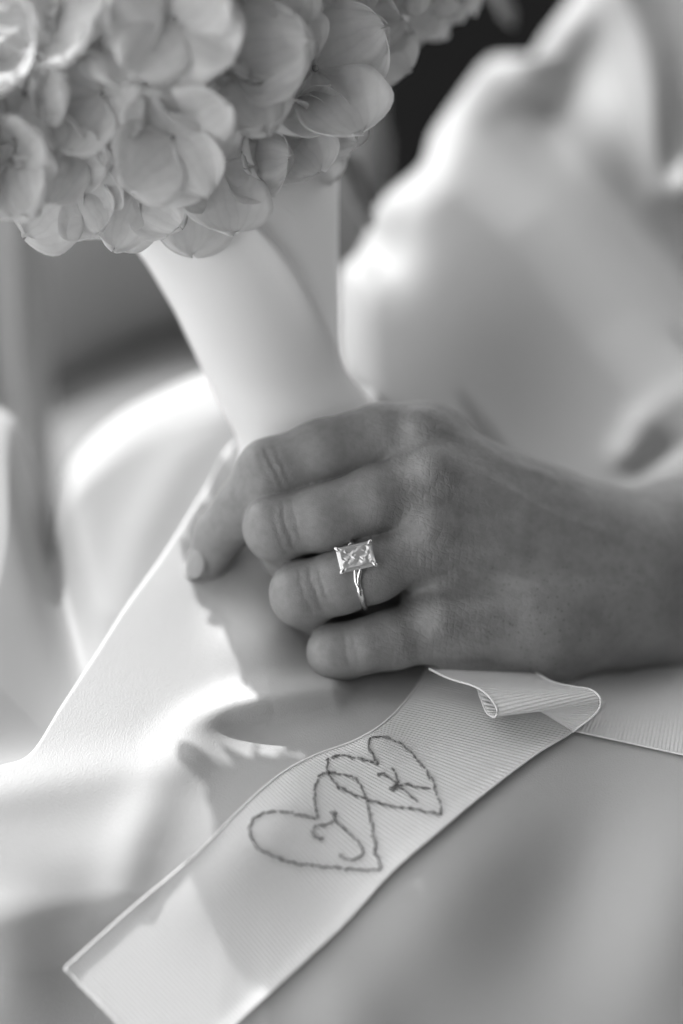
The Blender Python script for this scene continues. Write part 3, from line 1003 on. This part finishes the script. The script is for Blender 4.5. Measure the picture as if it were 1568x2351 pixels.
def field(prims, k):
    """smooth union of tapered capsules [(a, ra, b, rb)] evaluated only near each of them"""
    Fd = np.full(SHP, 12.0, np.float32)
    for a, ra, b, rb in prims:
        mrg = max(ra, rb) + 10
        lo = np.minimum(a, b) - mrg; hi = np.maximum(a, b) + mrg
        i0, i1 = np.searchsorted(gx, lo[0]), np.searchsorted(gx, hi[0])
        j0, j1 = np.searchsorted(gy, lo[1]), np.searchsorted(gy, hi[1])
        k0, k1 = np.searchsorted(gz, lo[2]), np.searchsorted(gz, hi[2])
        if i1 <= i0 or j1 <= j0 or k1 <= k0: continue
        X = gx[i0:i1, None, None]; Y = gy[None, j0:j1, None]; Z = gz[None, None, k0:k1]
        ab = b - a; L2 = float(ab @ ab) + 1e-6
        t = np.clip(((X - a[0]) * ab[0] + (Y - a[1]) * ab[1] + (Z - a[2]) * ab[2]) / L2, 0, 1)
        dx = X - a[0] - t * ab[0]; dy = Y - a[1] - t * ab[1]; dz = Z - a[2] - t * ab[2]
        ds = np.sqrt(dx * dx + dy * dy + dz * dz) - (ra + t * (rb - ra))
        sub = Fd[i0:i1, j0:j1, k0:k1]
        Fd[i0:i1, j0:j1, k0:k1] = smin(sub, ds, k)
    return Fd


def chain(pts):
    out = []
    for p, q in zip(pts[:-1], pts[1:]):
        out.append((P3(p), p[3], P3(q), q[3]))
    return out


FING = {
    'index': [(1000, 1012, 20, 10.0), (880, 1000, 15, 9.2), (740, 1038, 12, 9.0), (625, 1085, 13, 9.6), (560, 1165, 19, 8.0), (505, 1222, 25, 7.2), (477, 1292, 28, 5.8)],
    'middle': [(1000, 1100, 11, 9.5), (860, 1148, 6, 9.2), (740, 1188, 6, 8.9), (634, 1212, 8, 8.9), (672, 1268, 23, 8.3), (740, 1310, 40, 7.0)],
    'ring': [(1000, 1240, 11, 9.2), (860, 1308, 6, 8.8), (780, 1338, 5, 8.5), (692, 1362, 7, 8.8), (730, 1408, 22, 8.0), (800, 1440, 38, 6.8)],
    'pinky': [(1010, 1440, 15, 8.8), (900, 1468, 10, 8.3), (840, 1482, 8, 7.6), (772, 1496, 9, 7.8), (802, 1522, 23, 7.1), (870, 1530, 38, 6.0)],
}
PALM = [
    # metacarpals: knuckle to carpus
    ((968, 1008, 17, 10.3), (1210, 1150, 22, 9.5)), ((1210, 1150, 22, 9.5), (1440, 1260, 35, 13)),
    ((985, 1098, 9.5, 10.6), (1440, 1270, 33, 13)),
    ((985, 1228, 9.5, 10.6), (1440, 1310, 32, 13)),
    ((1010, 1425, 13.5, 10.8), (1230, 1405, 19, 13)), ((1230, 1405, 19, 13), (1440, 1370, 33, 14)),
    # heel of the hand below the little finger
    ((1060, 1455, 20, 11.5), (1230, 1440, 25, 15.5)), ((1230, 1440, 25, 15.5), (1420, 1410, 38, 16)),
    # palm behind, and the thumb's base hidden behind the index
    ((1000, 1200, 30, 16), (1300, 1300, 42, 17)), ((1080, 1100, 36, 12), (1340, 1210, 42, 14)),
    # wrist and forearm
    ((1400, 1270, 37, 15.5), (1560, 1255, 48, 18.5)), ((1400, 1370, 38, 15.5), (1560, 1392, 49, 17.5)),
    ((1560, 1255, 48, 18.5), (1800, 1190, 66, 22)), ((1560, 1392, 49, 17.5), (1800, 1400, 66, 21)),
]
TEND = [  # tendons standing slightly proud of the back of the hand
    ((975, 1075, -0.2, 1.9), (1200, 1170, 10.3, 1.7), (1440, 1262, 21.5, 1.4)),
    ((985, 1215, 0.0, 1.9), (1200, 1255, 8.3, 1.7), (1440, 1300, 20.0, 1.4)),
    ((990, 985, 9.5, 1.8), (1160, 1085, 16.2, 1.6), (1400, 1225, 30.0, 1.2)),
    ((1025, 1415, 3.4, 1.9), (1220, 1385, 7.2, 1.6), (1440, 1345, 20, 1.2)),
]
palm_pr = [(P3(a), a[3], P3(b), b[3]) for a, b in PALM]
Fp = field(palm_pr, 7.0)
td = []
for t3 in TEND: td += chain(t3)
Fp = smin(Fp, field(td, 2.0), 5.0)
# knuckle heads
kn = [(P3((968, 980, 8.3)), 5.6, P3((985, 990, 10)), 6.0), (P3((995, 1066, 1.9)), 5.6, P3((1012, 1074, 3)), 5.2),
      (P3((985, 1202, 1.3)), 5.6, P3((1006, 1209, 2.4)), 5.2), (P3((1012, 1416, 5.8)), 5.6, P3((1030, 1418, 7.6)), 5.6)]
Fp = smin(Fp, field(kn, 2.0), 3.2)
# webs: short spans between neighbouring finger roots
web = [(P3((945, 1062, 21)), 5.0, P3((1000, 1060, 18)), 8), (P3((905, 1220, 16)), 5.5, P3((1000, 1180, 14)), 8), (P3((965, 1375, 18)), 5.5, P3((1020, 1340, 15)), 8)]
Fp = smin(Fp, field(web, 3.0), 4.0)
Fh_ = None
for nm, pts in FING.items():
    g_ = smin(Fp, field(chain(pts), 2.6), 4.2)
    Fh_ = g_ if Fh_ is None else smin(Fh_, g_, 0.4)
# fingertip pad and cuticle area on the index
del Fp


def surface_nets(F, o, h):
    neg = F < 0
    nx, ny, nz = F.shape
    cnt = np.zeros((nx - 1, ny - 1, nz - 1), np.int8)
    for a in (0, 1):
        for b in (0, 1):
            for c in (0, 1):
                cnt += neg[a:nx - 1 + a, b:ny - 1 + b, c:nz - 1 + c]
    act = (cnt > 0) & (cnt < 8)
    I, J, K = np.nonzero(act)
    idx = np.full(act.shape, -1, np.int32); idx[I, J, K] = np.arange(len(I))
    acc = np.zeros((len(I), 3)); num = np.zeros(len(I))
    corners = [(a, b, c) for a in (0, 1) for b in (0, 1) for c in (0, 1)]
    for p in corners:
        for ax in range(3):
            if p[ax]: continue
            q = list(p); q[ax] = 1
            f0 = F[I + p[0], J + p[1], K + p[2]]; f1 = F[I + q[0], J + q[1], K + q[2]]
            m = (f0 < 0) != (f1 < 0)
            t = np.where(m, f0 / np.where(m, f0 - f1, 1), 0)
            pos = np.array(p, float)[None] + t[:, None] * np.eye(3)[ax][None]
            acc += np.where(m[:, None], pos, 0); num += m
    V = (np.stack([I, J, K], -1) + acc / num[:, None]) * h + np.array(o)
    quads = []
    for ax in range(3):
        a = np.roll([0, 1, 2], -ax)
        sl0 = [slice(None)] * 3; sl1 = [slice(None)] * 3
        sl0[ax] = slice(0, -1); sl1[ax] = slice(1, None)
        n0 = neg[tuple(sl0)]; n1 = neg[tuple(sl1)]
        ch = n0 != n1
        ii = np.stack(np.nonzero(ch), -1)
        u, v = (ax + 1) % 3, (ax + 2) % 3
        ok = (ii[:, u] > 0) & (ii[:, v] > 0) & (ii[:, u] < F.shape[u] - 1) & (ii[:, v] < F.shape[v] - 1)
        ii = ii[ok]
        flip = neg[tuple(ii.T)]
        def cid(du, dv):
            c = ii.copy(); c[:, u] -= du; c[:, v] -= dv
            return idx[c[:, 0], c[:, 1], c[:, 2]]
        q = np.stack([cid(1, 1), cid(0, 1), cid(0, 0), cid(1, 0)], -1)
        q[~flip] = q[~flip][:, ::-1]
        quads.append(q)
    return V, np.vstack(quads)


HV, HF = surface_nets(Fh_, (gx[0], gy[0], gz[0]), HH)
del Fh_
# relax a little
nV = len(HV)
E = np.vstack([HF[:, [0, 1]], HF[:, [1, 2]], HF[:, [2, 3]], HF[:, [3, 0]]])
deg = np.bincount(E[:, 0], minlength=nV) + np.bincount(E[:, 1], minlength=nV)
for it in range(4):
    s_ = np.stack([np.bincount(E[:, 0], HV[E[:, 1], k], nV) + np.bincount(E[:, 1], HV[E[:, 0], k], nV) for k in range(3)], -1)
    HV = HV * 0.5 + 0.5 * s_ / deg[:, None]
# vertex normals
fn = np.cross(HV[HF[:, 2]] - HV[HF[:, 0]], HV[HF[:, 3]] - HV[HF[:, 1]])
vn = np.stack([sum(np.bincount(HF[:, c], fn[:, k], nV) for c in range(4)) for k in range(3)], -1)
vn /= np.linalg.norm(vn, axis=1)[:, None] + 1e-9
# creases over the finger joints, fine folds over the knuckles
wr = np.zeros(nV)
disp = np.zeros(nV)
wob = np.array([noise.noise(Vector((float(p[0]) * 0.35, float(p[1]) * 0.35, float(p[2]) * 0.35))) for p in HV])
wob2 = np.array([noise.noise(Vector((float(p[0]) * 0.09, float(p[1]) * 0.09, float(p[2]) * 0.09 + 7))) for p in HV])
def crease(centre, axis, offs, rad, depth, width=0.5):
    global disp
    c = P3(centre); ax_ = np.asarray(axis, float); ax_ /= np.linalg.norm(ax_)
    rel = HV - c
    s = rel @ ax_ + wob * 0.55
    rr = np.linalg.norm(rel, axis=1)
    msk = sm((rad - rr) / (rad * 0.45))
    for o, k in offs:
        disp -= depth * k * msk * np.exp(-((s - o) / width) ** 2)
crease((625, 1075, 6), (-0.85, -0.42, -0.1), [(-3.2, .6), (-0.8, .9), (1.6, .4)], 8.0, 0.36, 0.5)
crease((650, 1210, 1), (-0.95, -0.25, -0.3), [(-4.6, .5), (-1.6, .9), (1.0, .5)], 8.5, 0.36, 0.45)
crease((705, 1355, 0), (-0.93, -0.33, -0.3), [(-5.2, .9), (-2.6, .8), (0.4, .6)], 8.5, 0.36, 0.45)
crease((790, 1490, 2), (-0.95, -0.2, -0.3), [(-3.4, .6), (-0.8, .7)], 7.0, 0.28, 0.45)
for (kx, ky, kd, w_, h_) in [(975, 985, 8, 15, 1.0), (1000, 1085, 2, 17, 1.0), (985, 1215, 2, 18, 1.0), (1020, 1420, 6, 18, 1.0), (1000, 1320, 6, 14, .8), (900, 1000, 6, 10, .5),
                             (650, 1215, 0, 9, .15), (710, 1360, 0, 9, .15), (620, 1070, 6, 9, .15), (1130, 1440, 8, 16, .5)]:
    c = P3((kx, ky, kd)); rr = np.linalg.norm(HV - c, axis=1)
    wr = np.maximum(wr, h_ * np.exp(-(rr / w_) ** 2))
wr = np.clip(wr + 0.05, 0, 1)
disp += 0.16 * wob * wr + 0.45 * wob2
# veins on the back of the hand
def vein(pts, w, hgt):
    global disp
    P = catmull([list(P3(p)) for p in pts], 60)
    dall = np.stack([np.hypot(HV[:, 0] - q[0], HV[:, 1] - q[1]) for q in P], 1)
    near = dall.argmin(1); dmin = dall.min(1)
    fade = np.sin(np.pi * np.clip((near + 0.5) / 60.0, 0, 1)) ** 0.8          # sinks back under the skin at both ends
    disp += hgt * fade * np.exp(-(dmin / w) ** 2) * (vn[:, 2] > 0)
vein([(1080, 1000, 10), (1150, 1060, 12), (1230, 1085, 15), (1330, 1120, 18)], 1.5, 0.7)
vein([(1060, 1060, 6), (1170, 1130, 10), (1280, 1190, 15), (1450, 1240, 18)], 1.6, 0.6)
vein([(1060, 1300, 6), (1190, 1330, 10), (1330, 1350, 14)], 1.6, 0.6)
pores = sm((HV[:, 0] - 28) / 20) * 0.8 * sm((-HV[:, 1] - 5) / 14) + 0.25
HV = HV + vn * disp[:, None]

person = empty('person', W(1500, 1560, 45))
tag(person, 'bare left hand and wrist gripping the bouquet handle over the lap, wearing the ring', 'person')
mesh_obj('hand', cw(HV), HF, M_SKIN, person, attrs={'wrinkle': wr, 'pores': pores})

# fingernail on the index, facing left
tipc = P3((477, 1292, 28)); dipc = P3((505, 1222, 25))
ax_f = (tipc - dipc) / np.linalg.norm(tipc - dipc)
dors = np.array([-0.80, 0.10, 0.55]); dors = dors - (dors @ ax_f) * ax_f; dors /= np.linalg.norm(dors)
lat = np.cross(ax_f, dors)
nn = 17
NV = []
for i in range(nn):
    u = -1 + 2 * i / (nn - 1)
    for j in range(nn):
        v = -1 + 2 * j / (nn - 1)
        U = u * math.sqrt(1 - v * v / 2); Vv = v * math.sqrt(1 - u * u / 2)
        a_ = Vv * 0.98
        rr_ = 6.25 - 0.5 * max(0, U) ** 2 - 0.25 * (U < -0.6) * (-U - 0.6)
        NV.append(tipc + ax_f * (U * 4.9 + 0.4) + rr_ * (math.cos(a_) * dors + math.sin(a_) * lat))
NV = np.array(NV).reshape(nn, nn, 3)
slab('fingernail', NV, np.zeros((nn, nn, 2)), 0.5, M_NAIL, person)


# ------------------------------------------------------------------ the ring
ring = empty('engagement_ring', W(832, 1318, 6))
tag(ring, 'white metal ring with a rectangular cut diamond on the third finger', 'ring')
fa = np.array([-0.975, -0.20, -0.06]); fa /= np.linalg.norm(fa)          # towards the fingertip
rc_ = P3((822, 1319, 5.4))
nr = np.array([0.05, 0.34, 0.94]); nr = nr - (nr @ fa) * fa; nr /= np.linalg.norm(nr)
br = np.cross(fa, nr)
RB = 9.3
aa = np.linspace(0, 2 * np.pi, 96, endpoint=False)
gap = 0.42                                                                       # the shank opens under the stone
arc = np.linspace(gap + 0.34, 2 * np.pi - gap - 0.34, 100)
bp = rc_ + RB * (np.cos(arc)[:, None] * nr + np.sin(arc)[:, None] * br)
mesh_obj('band', *tube(cw(bp), 0.00092, 14), M_METAL, ring)
stc = P3((817, 1279, 0)); stc = rc_ + nr * (RB + 3.2)
st_c2 = P3((817, 1279, -float(stc[2])))                                          # stone centre where the photo shows it
stc = np.array(st_c2, float)
sn = np.array([-0.02, 0.16, 0.98]); sn /= np.linalg.norm(sn)
sx_ = np.array([0.975, 0.225, 0.0]); sx_ = sx_ - (sx_ @ sn) * sn; sx_ /= np.linalg.norm(sx_)
sy_ = np.cross(sn, sx_)
for sg in (1, -1):                                                               # two split shoulders each side
    for sd in (1, -1):
        def bpt(da, off, lift=0.0):
            return rc_ + (RB + lift) * (math.cos(gap + da) * nr + sg * math.sin(gap + da) * br) + fa * sd * off
        p2 = stc - sn * 1.9 + sy_ * (2.6 if (sy_ @ br) * sg > 0 else -2.6) + fa * sd * 0.85
        p3 = stc - sn * 0.9 + sy_ * (2.9 if (sy_ @ br) * sg > 0 else -2.9) + fa * sd * 1.2
        pth = catmull([bpt(0.45, 0.0), bpt(0.22, 0.10), bpt(0.04, 0.34, 0.10), p2, p3], 24)
        mesh_obj('shoulder', *tube(cw(pth), np.linspace(0.00088, 0.00046, 24), 10), M_METAL, ring)
# stone: cropped-corner rectangle with a table, crown, girdle and faceted pavilion
hx, hy = 5.0, 3.55
def oct_ring(fx, fy, z, crop=0.24, n_mid=0, jit=0.0, rr=None):
    c = crop * hy
    p = [(hx - c, -hy), (hx, -hy + c), (hx, hy - c), (hx - c, hy), (-hx + c, hy), (-hx, hy - c), (-hx, -hy + c), (-hx + c, -hy)]
    out = []
    for i in range(8):
        a, b = p[i], p[(i + 1) % 8]
        out.append(a)
        for k in range(n_mid): 
            t = (k + 1) / (n_mid + 1); out.append((a[0] * (1 - t) + b[0] * t, a[1] * (1 - t) + b[1] * t))
    res = []
    for q in out:
        j = (0, 0, 0) if rr is None else (rr.uniform(-jit, jit), rr.uniform(-jit, jit), rr.uniform(-jit, jit))
        res.append((q[0] * fx + j[0], q[1] * fy + j[1], z + j[2]))
    return res
rr_ = random.Random(3)
rings = [oct_ring(0.80, 0.74, 1.0, .3, 1), oct_ring(0.91, 0.88, 0.62, .26, 1), oct_ring(1, 1, 0.12, .24, 1), oct_ring(1, 1, -0.12, .24, 1),
         oct_ring(0.80, 0.78, -1.2, .3, 1, .16, rr_), oct_ring(0.55, 0.55, -2.2, .4, 1, .22, rr_), oct_ring(0.26, 0.26, -3.0, .6, 1, .18, rr_)]
SV = [p for r_ in rings for p in r_]; m_ = 16
SF = [list(range(m_))]
for i in range(len(rings) - 1):
    for j in range(m_):
        a, b, c_, d_ = i * m_ + j, i * m_ + (j + 1) % m_, (i + 1) * m_ + (j + 1) % m_, (i + 1) * m_ + j
        if (i + j) % 2: SF += [[a, d_, c_], [a, c_, b]]
        else: SF += [[a, d_, b], [b, d_, c_]]
SF[0:1] = []
# the table seen as a mosaic of small flashes: shallow facets, none level with its neighbour
gx_n, gy_n = 12, 9
tix = []
for iy in range(gy_n):
    row = []
    for ix in range(gx_n):
        u = -1 + 2 * ix / (gx_n - 1); v = -1 + 2 * iy / (gy_n - 1)
        edge = ix in (0, gx_n - 1) or iy in (0, gy_n - 1)
        SV.append((u * hx * 0.80 + (0 if edge else rr_.uniform(-.2, .2)), v * hy * 0.74 + (0 if edge else rr_.uniform(-.16, .16)),
                   1.0 + (0.0 if edge else rr_.uniform(-0.22, 0.11))))
        row.append(len(SV) - 1)
    tix.append(row)
for iy in range(gy_n - 1):
    for ix in range(gx_n - 1):
        a, b, c_, d_ = tix[iy][ix], tix[iy][ix + 1], tix[iy + 1][ix + 1], tix[iy + 1][ix]
        if rr_.random() < 0.5: SF += [[a, b, c_], [a, c_, d_]]
        else: SF += [[a, b, d_], [b, c_, d_]]
SV.append((0, 0, -3.5)); cu = len(SV) - 1
for j in range(m_): SF.append([(len(rings) - 1) * m_ + j, cu, (len(rings) - 1) * m_ + (j + 1) % m_])
SV = np.array(SV)
SVc = stc + SV[:, 0:1] * sx_ + SV[:, 1:2] * sy_ + SV[:, 2:3] * sn
mesh_obj('diamond', cw(SVc), SF, M_DIAMOND, ring, smooth=False)
# claws and gallery rails
for ix in (1, -1):
    for iy in (1, -1):
        cxy = np.array([ix * (hx - 0.35), iy * (hy - 0.35)])
        pts = [stc + sx_ * cxy[0] * 0.45 + sy_ * cxy[1] * 0.45 - sn * 3.0,
               stc + sx_ * cxy[0] * 0.86 + sy_ * cxy[1] * 0.86 - sn * 1.2,
               stc + sx_ * (cxy[0] + ix * .30) + sy_ * (cxy[1] + iy * .30) + sn * 0.1,
               stc + sx_ * (cxy[0] + ix * .05) + sy_ * (cxy[1] + iy * .05) + sn * 0.85,
               stc + sx_ * (cxy[0] - ix * 0.62) + sy_ * (cxy[1] - iy * 0.62) + sn * 1.12]
        pth = catmull(pts, 26)
        mesh_obj('claw', *tube(cw(pth), np.interp(np.linspace(0, 1, 26), [0, .6, .85, 1], [.42, .50, .58, .18]) * S, 10), M_METAL, ring)
for f_, z_ in ((0.86, -0.95), (0.52, -2.5)):
    q = np.array(oct_ring(f_, f_, z_, .3, 3))
    qc = stc + q[:, 0:1] * sx_ + q[:, 1:2] * sy_ + q[:, 2:3] * sn
    mesh_obj('gallery_rail', *tube(cw(qc), 0.00032, 8, closed=True), M_METAL, ring)
